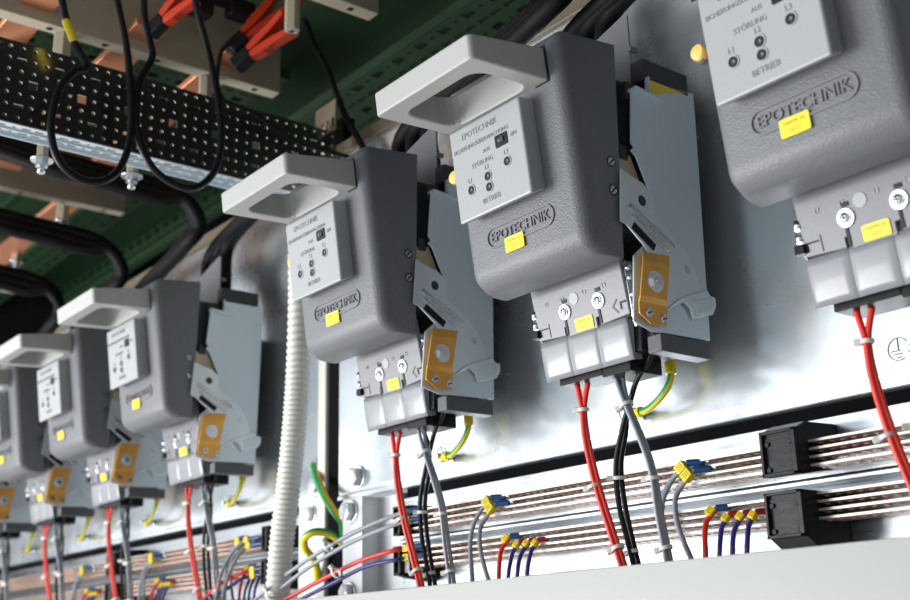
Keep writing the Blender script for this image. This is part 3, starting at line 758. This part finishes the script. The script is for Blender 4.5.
def holder(x0, x1, y0, y1, z0, z1, lab, up, drop=0.006, white=False):
    R0 = root('busbar_holder', ((x0 + x1) / 2, y1, z0), lab, 'holder', 'black busbar holders')
    s = MB()
    if up: pr = [(y0, z0), (y0, z1), (y0 + 0.010, z1 + drop * 0.8), (y1, z1 + drop), (y1, z0 + 0.006), (y0 + 0.004, z0)]
    else: pr = [(y0, z0), (y0, z1), (y1, z1), (y1, z0 - drop - 0.003), (y0 + 0.010, z0 - drop)]
    s.extr([(x0, a, b) for a, b in pr], (x1 - x0, 0, 0), 'holder')
    s.build('body', R0, bevel=0.0008)
    s = MB()   # raised rim around a recessed front
    w = 0.0022
    for a, b, c, d_ in ((x0, x1, z1 - w, z1), (x0, x1, z0, z0 + w), (x0, x0 + w, z0, z1), (x1 - w * 1.6, x1, z0, z1)):
        s.box((a, y0 - 0.0030, c), (b, y0 + 0.0003, d_), 'holder', 0.0004)
    s.box((x0 + 0.003, y0 - 0.0010, z1 - 0.0062), (x1 - 0.004, y0 + 0.0002, z1 - 0.0048), 'holder')
    s.build('front_rim', R0)
    for xx in (x0 + 0.0045, x1 - 0.006):
        for zz in (z0 + 0.0045, z1 - 0.0085):
            s = MB(); s.cyl((xx, y0 - 0.0015, zz), (xx, y0 + 0.0002, zz), 0.0016, 'black', n=12); s.build('rivet', R0)
holder(-0.4895, -0.4615, 0.6460, 0.6895, 0.1060, 0.1360, 'large black busbar holder in the upper bars, near the right', True)
holder(-0.4880, -0.4590, 0.6430, 0.6895, 0.0660, 0.0955, 'large black busbar holder in the lower bars, near the right', False)
holder(-0.9190, -0.9080, 0.6520, 0.6895, 0.1060, 0.1330, 'slim black busbar holder ending the upper bars by the bright bracket', True, 0.002)
holder(-0.9190, -0.9080, 0.6520, 0.6895, 0.0700, 0.0965, 'slim black busbar holder ending the lower bars by the bright bracket', False, 0.002)
holder(-1.6450, -1.6170, 0.6710, 0.7145, 0.1150, 0.1450, 'dark busbar holder in the upper bars left of the conduit', True)
holder(-1.6450, -1.6170, 0.6710, 0.7145, 0.0750, 0.1045, 'dark busbar holder in the lower bars left of the conduit', False)
holder(-1.2080, -1.1960, 0.6740, 0.7145, 0.1150, 0.1430, 'slim black busbar holder ending the upper bars behind the conduit', True, 0.002)
holder(-1.2080, -1.1960, 0.6740, 0.7145, 0.0790, 0.1060, 'slim black busbar holder ending the lower bars behind the conduit', False, 0.002)
for off, lab in ((V((0, 0, 0)), 'white tag'), ):
    s = MB(); s.box((-0.9075, 0.6535, 0.1090), (-0.9000, 0.6550, 0.1200), 'handle'); tag(s.build('name_plate', origin=(-.904, .654, .109)), 'small white plate beside the slim holder at the upper bar end', 'plate', 'small white plates at the bar ends')
    s = MB(); s.box((-0.9075, 0.6535, 0.0720), (-0.9000, 0.6550, 0.0830), 'handle'); tag(s.build('name_plate', origin=(-.904, .654, .072)), 'small white plate beside the slim holder at the lower bar end', 'plate', 'small white plates at the bar ends')

# ------------------------------------------------------------------ wires on the busbars with marker and lug
def barwire(pts, m, mk, lug0, lug1, lugm, rad=0.0020, mw=0.0042, ringp=True):
    """pts path, mk marker centre (plus direction = path end), lug from lug0 to lug1"""
    R0 = root('terminal_cable', pts[0])
    s = MB(); path = pts + [lug0]
    s.tube(path, rad, m, 10); s.build('insulation', R0)
    s = MB(); d_ = (V(lug0) - V(pts[-1])).normalized(); t = V((0.0, 1, 0)); a = (t - t.dot(d_) * d_).normalized(); b = d_.cross(a)
    s.obox(mk, d_ * mw, b * mw * 0.85, a * rad * 1.5, 'yellow', 0.0006)
    for q in (-0.35, 0.1, 0.5): s.obox(V(mk) + d_ * mw * q - a * rad * 1.5, d_ * 0.00018, b * mw * 0.55, a * 0.0001, 'markerink')
    o = s.build('marker', R0); o['label'] = 'yellow printed wire marker'
    s = MB(); e_ = (V(lug1) - V(lug0)).normalized()
    s.tube([V(lug0) - e_ * 0.001, V(lug0).lerp(lug1, .6), V(lug1)], rad * 1.25, lugm, 12)
    o = s.build('crimp_sleeve', R0)
    s = MB(); tip = V(lug1) + e_ * 0.0035
    s.ring(tip, (0, 0, 1), 0.0032, 0.0015, 0.0007, 'bright', 16); s.cyl(tip - V((0, 0, 0.0010)), tip + V((0, 0, .001)), 0.0016, 'bright', n=10)
    s.build('ring_terminal', R0)
    return R0
Yw = 0.652
specs = []
w = barwire([P_(672, 610, .640), P_(668, 560, .641), P_(662, 525, .645), P_(663, 500, .648), P_(672, 480, Yw)], 'grey', P_(681.6, 468, Yw), P_(688, 463, .654), P_(704, 462, .660), 'bluelug'); specs.append((w, 'left grey marked wire'))
w = barwire([P_(712, 600, .638), P_(690, 556, .639), P_(678, 526, .642), P_(675, 502, .645), P_(681, 487, .650)], 'grey', P_(687.5, 475.5, .650), P_(695, 470, .652), P_(711, 468.5, .658), 'bluelug'); specs.append((w, 'right grey marked wire'))
w = barwire([P_(707, 600, .642), P_(705.6, 556, .642), P_(705, 532, .646), P_(707.5, 520, .650)], 'red', P_(711, 511.6, Yw), P_(717, 508, .654), P_(731, 506.5, .660), 'bluelug', 0.0019, 0.0034); specs.append((w, 'short red marked wire'))
for (bx, by), (mx, my), (l0, l1), (t0, t1), word in (((719.5, 556), (726, 518), (730.5, 514), (741, 512.5), 'left'), ((732.5, 553), (740.4, 516.5), (745, 513), (755, 511), 'middle'), ((747, 551), (753, 515.5), (757, 511.5), (769, 510), 'right')):
    w = barwire([P_(bx - 1, by + 45, .642), P_(bx, by, .642), P_(bx + 1, by - 18, .646), P_(mx - 3.5, my + 8, .650)], 'purple', P_(mx, my, Yw), P_(l0, l1, .654), P_(t0, t1, .660), 'redlug', 0.0017, 0.0028)
    specs.append((w, f'{word} dark blue wire'))
WHERE = SIDEWORD
for k in (2, 3, 4, 5, 6):
    for w, lab in specs:
        o = w if k == 2 else copy_tree(w)
        if k != 2:
            o.location = w.location + SH[k]
            if k == 3: o.location.x += 0.022
        lab2 = lab
        tag(o, f'{lab2} on the bars {WHERE[k]}', 'cable', 'short wires fixed to the busbars')

# long pairs sweeping left to the bar ends at the upright
def sweep(px, m, lugm, lab, rad=0.0021, y0=0.60):
    n = len(px); pts = [P_(x, y, y0 + (0.648 - y0) * (i / (n - 1)) ** 1.0) for i, (x, y) in enumerate(px)]
    e = pts[-1]; dd = V((0.012, 0.002, 0.0006))
    w = barwire(pts, m, e + V((0.0035, 0, 0.0003)), e + V((0.007, 0.001, 0.0005)), e + V((0.020, 0.007, 0.0020)), lugm, rad, 0.0036)
    tag(w, lab, 'cable', 'cables sweeping left from the bar ends')
sweep([(215, 640), (262, 594), (300, 565), (340, 540), (375, 523), (402, 513)], 'grey', 'bluelug', 'light grey cable running to the upper bar end right of the upright, upper one')
sweep([(225, 640), (270, 598), (308, 568), (346, 545), (380, 530), (406, 521)], 'grey', 'bluelug', 'light grey cable running to the upper bar end right of the upright, lower one')
sweep([(240, 625), (290, 597), (325, 578), (360, 561), (392, 551), (405, 549)], 'red', 'bluelug', 'red cable rising from the pale cover to the lower bar end')
sweep([(252, 628), (300, 600), (335, 582), (365, 567), (395, 560), (405, 558)], 'purple', 'bluelug', 'dark blue cable under the red one running to the lower bar end', 0.0019)
def sweepL(px, m, lab, rad=0.0021):
    n = len(px); pts = [P_(x, y, 0.63 + 0.040 * (i / (n - 1))) for i, (x, y) in enumerate(px)]; e = pts[-1]
    w = barwire(pts, m, e + V((0.0035, 0, 0.0003)), e + V((0.007, 0.001, 0.0005)), e + V((0.022, 0.007, 0.0020)), 'bluelug', rad, 0.0040)
    tag(w, lab, 'cable', 'cables sweeping to the bar ends left of the conduit')
sweepL([(212, 640), (216, 600), (222, 572), (233, 552), (246, 540)], 'grey', 'light grey cable curving up to the bar end left of the conduit, upper one')
sweepL([(218, 640), (222, 602), (228, 577), (238, 556), (248, 546)], 'grey', 'light grey cable curving up to the bar end left of the conduit, lower one')
sweepL([(190, 620), (205, 598), (222, 583), (240, 574), (252, 570)], 'red', 'red cable curving up to the lower bar end just left of the conduit')
sweepL([(195, 630), (210, 602), (228, 588), (242, 579), (252, 576)], 'purple', 'dark blue cable curving up to the lower bar end just left of the conduit', 0.0019)
for px, py, Y, dr, lab in ((328, 547, .622, (1, .2, .6), 'white zip tie round the grey pair beside the pale upright'), (336, 573, .615, (1, .2, .6), 'white zip tie round the red and dark blue pair beside the pale upright'), (270, 594, .603, (1, .2, .9), 'white zip tie round the grey pair in front of the conduit foot')):
    s = MB(); c = P_(px, py, Y); zip_tie(s, c, dr, 0.0050); tag(s.build('zip_tie', origin=c), lab, 'zip tie', 'zip ties on the cables')

# ------------------------------------------------------------------ corrugated conduit
s = MB()
cp = [P_(300, 172, .645), P_(299.5, 190, .638), P_(299, 210, .632), P_(300, 290, .626), P_(298, 370, .622), P_(294, 430, .620), P_(288, 490, .618), P_(281, 550, .616), P_(276, 620, .614)]
s.tube(cp, 0.0098, 'conduit', 20, 46, rad=lambda i, L: 0.0122 + 0.0006 * (1 if (i % 4) in (0, 1) else -1))
tag(s.build('corrugated_conduit', origin=cp[-1]), 'ivory corrugated conduit hanging down between the two groups of switches', 'conduit')

# ------------------------------------------------------------------ ceiling region
s = MB(); s.box((-3.2, -0.1, 0.99), (0.2, 1.30, 1.0), 'darkness'); tag(s.build('ceiling'), kind='structure')
s = MB(); s.box((-3.2, 1.20, 0.0), (0.2, 1.21, 1.0), 'darkness'); tag(s.build('wall_back'), kind='structure')
s = MB(); s.box((0.20, 0.30, -0.1), (0.21, 1.21, 1.0), 'darkness'); tag(s.build('wall_side'), kind='structure')
s = MB(); s.box((-2.78, 0.32, -0.1), (-2.765, 1.21, 1.0), 'darkness'); tag(s.build('wall_end'), kind='structure')

# perforated depth rail over the upright
def perf_rail(x, y0, y1, z0, ny, w, label, m='perf', flange=True, nm='perforated_rail'):
    nx = int((y1 - y0) / w)
    R0 = root(nm, (x, y0, z0), label, 'rail')
    s = MB()
    def shp(i, j):
        if j in (1, ny - 2) and i % 3 == 0: return None if False else ('r', w * 0.38, w * 0.14)
        if j == ny // 2 and i % 4 == 1: return ('r', w * 0.36, w * 0.36)
        return ('o', w * 0.17, w * 0.17)
    s.perf((x, y0, z0), (0, 1, 0), (0, 0, 1), nx, ny, w, w, m, shp)
    s.build('web', R0, solid=0.0015)
    if flange:
        s = MB(); s.perf((x - 0.0235, y0, z0), (1, 0, 0), (0, 1, 0), 2, nx, 0.01175, w, 'plate', lambda i, j: ('r', 0.0016, w * 0.36) if (j % 3) else ('o', 0.0018, 0.0018))
        s.build('bottom_flange', R0, solid=0.0015)
        s = MB(); s.box((x - 0.025, y0, z0 - 0.004), (x - 0.0235, y0 + nx * w, z0 + 0.004), 'plate'); s.box((x - 0.0115, y0, z0 - 0.0025), (x - 0.0105, y0 + nx * w, z0), 'plate')
        s.build('flange_lip', R0)
    return R0
perf_rail(-1.035, 0.02, 0.668, 0.478, 7, 0.0118, 'dark shiny perforated steel rail behind the thin black cable loops')

# beige busbar supports, running in depth
def support(x, yend, z0, lab, hgt=0.095, y0=0.0):
    R0 = root('busbar_support', (x, yend, z0), lab, 'support', 'beige busbar supports overhead')
    s = MB(); s.box((x - 0.019, y0, z0), (x, yend, z0 + hgt), 'support', 0.0008); s.build('beam', R0)
    for yy in (0.05, 0.20) if y0 < .1 else (0.34,):
        s = MB(); s.cyl((x - 0.0095, yy, z0 + hgt), (x - 0.0095, yy, 0.99), 0.005, 'darkness', n=10); s.build('hanger_rod', R0)
    k = 0; y = yend - 0.03
    while y > y0 and k < 12:
        s = MB(); c = V((x - 0.0095, y, z0)); s.ring(c - V((0, 0, 0.0004)), (0, 0, 1), 0.0052, 0.0038, 0.0006, 'support', 16); s.cyl(c - V((0, 0, 0.0003)), c + V((0, 0, .0001)), 0.0038, 'darkness', n=14)
        s.build('bolt_hole', R0); y -= 0.062; k += 1
support(-0.925, 0.640, 0.6530, 'beige busbar support reaching in from the top edge, nearest one')
support(-1.150, 0.650, 0.6545, 'long beige busbar support in the upper left above the perforated rail')
support(-1.620, 0.655, 0.6480, 'beige busbar support below the perforated rail in the upper left')
support(-2.080, 0.650, 0.6400, 'furthest beige busbar support at the left edge', y0=0.3)

# copper busbars poking through supports
def copper(x0, x1, y0, y1, z0, z1, lab):
    s = MB(); s.box((x0, y0, z0), (x1, y1, z1), 'copper', 0.0008)
    tag(s.build('copper_busbar', origin=(x0, y0, z0)), lab, 'busbar', 'copper busbars overhead')
for y0, wd in ((0.335, 'left'), (0.452, 'middle'), (0.560, 'right')):
    copper(-1.60, -1.118, y0, y0 + 0.036, 0.668, 0.676, f'flat copper busbar through the long beige support, {wd} of three')
for y0, wd in ((0.30, 'left'), (0.44, 'middle'), (0.570, 'right')):
    copper(-2.06, -1.6405, y0, y0 + 0.036, 0.664, 0.672, f'flat copper busbar behind the support below the perforated rail, {wd} of three')
# short stub ends bolted in front of the lower support
for y0, wd in ((0.44, 'left'), (0.545, 'right')):
    copper(-1.6195, -1.600, y0, y0 + 0.040, 0.705, 0.715, f'copper busbar end on the face of the lower beige support, {wd} one')

# beige hex stand-offs with clamps
def standoff(px, py, ax, c, h, lab, r=0.0095, clamp=True):
    b = at(px, py, ax, c)
    R0 = root('standoff', b, lab, 'insulator', 'beige stand-offs overhead')
    s = MB(); s.cyl(b, b + V((0, 0, h)), r, 'support', n=6); s.build('hex_body', R0)
    s = MB(); s.ring(b - V((0, 0, .0006)), (0, 0, 1), r * 0.6, r * 0.35, 0.0008, 'bright', 16); s.cyl(b - V((0, 0, .0004)), b + V((0, 0, .001)), r * 0.36, 'darkness', n=10)
    s.build('bushing', R0)
    if clamp:
        s = MB(); s.hexhead(b - V((0, 0, 0.001)), (0, 0, -1), 0.0065, 0.006, 'bright'); s.cyl(b - V((0, 0, 0.007)), b - V((0, 0, 0.014)), 0.0035, 'bright', n=12)
        s.cyl(b + V((0, 0, -0.001)), b + V((0, 0, 0.0005)), 0.011, 'bright', n=20)
        s.build('clamp_bolt', R0)
standoff(292, 31, 'X', -1.02, 0.12, 'beige hexagonal stand-off hanging at the top edge beside the orange-red clips', 0.0085, False)
standoff(62, 222, 'X', -1.66, 0.060, 'beige stand-off with a bolt under the support below the perforated rail', 0.010)
standoff(61, 60, 'X', -1.165, 0.03, 'left short beige stand-off above the perforated rail', 0.010, False)
standoff(205, 101, 'X', -1.165, 0.03, 'right short beige stand-off above the perforated rail', 0.008, False)
standoff(42, 160, 'X', -1.09, 0.020, 'bolted clamp just under the perforated rail, left one', 0.006)
standoff(132, 176, 'X', -1.09, 0.020, 'bolted clamp just under the perforated rail, right one', 0.006)
standoff(16, 262, 'X', -1.95, 0.05, 'bolted clamp near the left edge above the furthest switches', 0.009)

# green perforated rails
def green_rail(o, ex, ey, nx, ny, w, lab, m='greenreflect'):
    R0 = root('green_rail', o, lab, 'rail', 'green perforated rails overhead')
    s = MB(); s.perf(o, ex, ey, nx, ny, w, w, m, lambda i, j: ('r', w * 0.36, w * 0.28) if j % 2 == 0 and i % 2 == 0 else (('r', w * 0.36, w * 0.12) if j % 2 else ('o', w * 0.12, w * 0.12)))
    s.build('sheet', R0, solid=0.002)
    s = MB(); o_, ex_, ey_ = V(o), V(ex), V(ey); n_ = V((0, 0, 1)) if abs(ex_.z) + abs(ey_.z) < .5 else V((0, -1, 0))
    for q in (0, ny * w):
        a = o_ + ey_ * q; b = a + ex_ * nx * w
        s.extr([a, b, b + n_ * 0.016, a + n_ * 0.016], ey_ * 0.0018, m)
    s.build('folded_edge', R0)
green_rail((-1.62, 0.80, 0.74), (1, 0, 0), (0, 1, 0), 40, 5, 0.024, 'wide dark green perforated tray crossing overhead behind the middle switch')
green_rail((-1.36, 0.30, 0.80), (0, 1, 0), (-1, 0, 0), 22, 5, 0.022, 'dark green perforated rail running in depth above the long beige support')
green_rail((-3.0, 0.96, 0.80), (1, 0, 0), (0, 0, 1), 60, 3, 0.022, 'long dark green perforated strip standing at the back of the cabinet')
green_rail((-2.95, 0.72, 0.78), (1, 0, 0), (0, 1, 0), 52, 3, 0.024, 'dark green perforated tray overhead above the left group of switches')
s = MB()
s.box((-3.0, 0.62, 0.865), (-1.10, 0.95, 0.868), 'greenreflect'); s.box((-3.0, 0.66, 0.860), (-1.10, 0.668, 0.865), 'greenreflect')
tag(s.build('green_roof_sheet', origin=(-2, .7, .865)), 'plain sheet painted with a green reflection overhead at the back of the left cabinet', 'sheet')
# slotted bracket at rail end
s = MB(); s.perf((-1.058, 0.645, 0.5560), (1, 0, 0), (0, 0, 1), 4, 2, 0.0105, 0.018, 'olive', lambda i, j: ('r', 0.0022, 0.0062) if j == 0 else None)
tag(s.build('slotted_bracket', origin=(-1.04, .645, .556), solid=0.0015), 'small beige slotted bracket at the right end of the perforated rail', 'bracket')

# thin black loops hanging in front of the perforated rail
def thin(px, X, lab, r=0.0036, band=None, axis='X'):
    pts = [at(x, y, axis, X) for x, y in px]
    s = MB(); s.tube(pts, r, 'blackc', 12, 10)
    o = s.build('thin_cable', origin=pts[0]); tag(o, lab, 'cable', 'thin black cables overhead')
    if band:
        o2 = MB(); a, b = (at(x, y, axis, X) for x, y in band); o2.tube([a, (a + b) / 2, b], r * 1.12, 'yel', 12); q = o2.build('yellow_band', o); q['label'] = 'yellow band'
thin([(60, -25), (62, 0), (67, 22), (74, 42), (86, 66), (74, 72), (60, 88), (52, 115), (52, 140), (60, 162), (78, 178), (98, 182), (115, 174), (126, 155), (131, 130), (131, 100), (127, 50), (118, 5), (112, -25)], -1.00, 'thin black cable loop before the perforated rail, with a yellow band', band=((65.5, 20), (74, 42)))
thin([(146, -25), (144, 0), (145, 20), (150, 42), (152, 58), (141, 78), (137, 100), (137, 130), (145, 155), (160, 175), (185, 188), (203, 184), (216, 168), (221, 140), (218, 100), (208, 50), (197, 10), (192, -25)], -1.00, 'thin black cable loop before the perforated rail, without a band')
thin([(236, 40), (224, 48), (219, 60), (217, 80), (221, 97), (232, 104), (252, 112), (275, 128), (300, 143), (330, 152), (352, 158)], -1.02, 'thin black cable running from the orange-red clips down behind a handle', 0.0024)
thin([(305, 20), (314, 45), (325, 65), (335, 90), (345, 115), (358, 138), (370, 160)], 0.66, 'thin black cable crossing the green panel behind the handles', 0.0036, axis='Y')

# orange-red clips on the copper
def clip(p0, p1, lab, w=0.011):
    a, b = V(p0), V(p1); d_ = (b - a).normalized(); s_ = d_.cross(V((0, 0, 1))).normalized(); t_ = s_.cross(d_)
    R0 = root('test_clip', a, lab, 'clip', 'orange-red clips overhead')
    L = (b - a).length
    for q, nm in ((1, 'upper_jaw'), (-1, 'lower_jaw')):
        s = MB()
        P = [a + t_ * q * 0.001, a + d_ * L * .3 + t_ * q * 0.001, a + d_ * L * .62 + t_ * q * 0.004, b + t_ * q * 0.010, b + t_ * q * 0.018, a + d_ * L * .6 + t_ * q * 0.013, a + d_ * L * .3 + t_ * q * 0.011, a + t_ * q * 0.006]
        s.extr([p - s_ * w / 2 for p in P], s_ * w, 'orange', 0.0012)
        for g in (.38, .48, .58): s.obox(a + d_ * L * g + t_ * q * 0.0122, d_ * 0.0010, s_ * w * .4, t_ * 0.0008, 'orange')
        s.build(nm, R0)
    s = MB(); s.obox(a - d_ * 0.004, d_ * 0.012, s_ * w * .6, t_ * 0.008, 'black', 0.002); s.build('grip', R0)
clip(at(240, 42, 'X', -1.09), at(292, -6, 'X', -1.06), 'upper orange-red test clip with black grip beside the stand-off', 0.016)
clip(at(246, 58, 'X', -1.08), at(290, 22, 'X', -1.03), 'lower orange-red test clip gripping copper below its twin', 0.014)
clip(at(160, 24, 'X', -1.10), at(192, -8, 'X', -1.06), 'short orange-red test clip at the top edge left of the pair', 0.012)

# dark terminal hardware overhead at the top edge
s = MB()
for px, py, w in ((195, 6, .02), (222, -4, .02), (240, 12, .016)):
    c = at(px, py, 'X', -1.10); s.box((c.x - .01, c.y - w, c.z - .01), (c.x + .01, c.y + w, c.z + .012), 'black', 0.003)
tag(s.build('terminal_cluster', origin=at(205, 4, 'X', -1.10)), 'black terminal housings at the top edge beside the orange-red clips', 'terminal')

# ------------------------------------------------------------------ light
W = bpy.data.worlds.new('room'); SC.world = W; W.use_nodes = True
nt = W.node_tree; nt.nodes.clear()
out = nt.nodes.new('ShaderNodeOutputWorld'); bg = nt.nodes.new('ShaderNodeBackground'); tcn = nt.nodes.new('ShaderNodeTexCoord'); sep = nt.nodes.new('ShaderNodeSeparateXYZ')
nt.links.new(tcn.outputs['Generated'], sep.inputs[0])
rp = nt.nodes.new('ShaderNodeValToRGB'); mp = nt.nodes.new('ShaderNodeMapRange')
mp.inputs['From Min'].default_value = -1; mp.inputs['From Max'].default_value = 1
nt.links.new(sep.outputs['Z'], mp.inputs['Value']); nt.links.new(mp.outputs['Result'], rp.inputs['Fac'])
el = rp.color_ramp.elements
el[0].position = 0.0; el[0].color = (1.0, 1.0, 0.98, 1)
el[1].position = 1.0; el[1].color = (0.03, 0.035, 0.04, 1)
for pos_, c_ in ((0.46, (1.3, 1.32, 1.32, 1)), (0.54, (1.9, 1.95, 2.0, 1)), (0.62, (1.9, 1.95, 2.02, 1)), (0.67, (1.0, 1.08, 1.18, 1)), (0.715, (0.55, 0.62, 0.70, 1)), (0.765, (0.05, 0.06, 0.07, 1))):
    e = el.new(pos_); e.color = c_
el[-1].color = (0.01, 0.012, 0.014, 1)
mx = nt.nodes.new('ShaderNodeMapRange'); mx.inputs['From Min'].default_value = -0.25; mx.inputs['From Max'].default_value = 0.45
mx.inputs['To Min'].default_value = 0.9; mx.inputs['To Max'].default_value = 0.22
nt.links.new(sep.outputs['X'], mx.inputs['Value']); nt.links.new(mx.outputs['Result'], bg.inputs['Strength'])
nt.links.new(rp.outputs['Color'], bg.inputs['Color'])
nt.links.new(bg.outputs[0], out.inputs[0])

def area(name, loc, target, sx, sy, power, col=(1, 1, 1)):
    l = bpy.data.lights.new(name, 'AREA'); l.shape = 'RECTANGLE'; l.size = sx; l.size_y = sy; l.energy = power; l.color = col
    o = bpy.data.objects.new(name, l); COL.objects.link(o); o.location = loc
    o.rotation_euler = (V(target) - V(loc)).to_track_quat('-Z', 'Y').to_euler()
area('room_lamp', (-2.3, -1.5, -0.3), (-0.9, 0.6, 0.3), 1.6, 1.0, 85)
area('right_fill', (0.9, -0.9, 0.1), (-0.8, 0.6, 0.3), 0.9, 1.2, 1.5, (0.90, 0.95, 1))  # weak fill added on the right to lift the right-facing sides

vs = SC.view_settings
vs.view_transform = 'Standard'; vs.look = 'None'; vs.exposure = 0.0; vs.gamma = 1.0; vs.use_curve_mapping = False
for o in SC.objects:
    pass
for o in SC.objects:
    if '_org' in o: del o['_org']
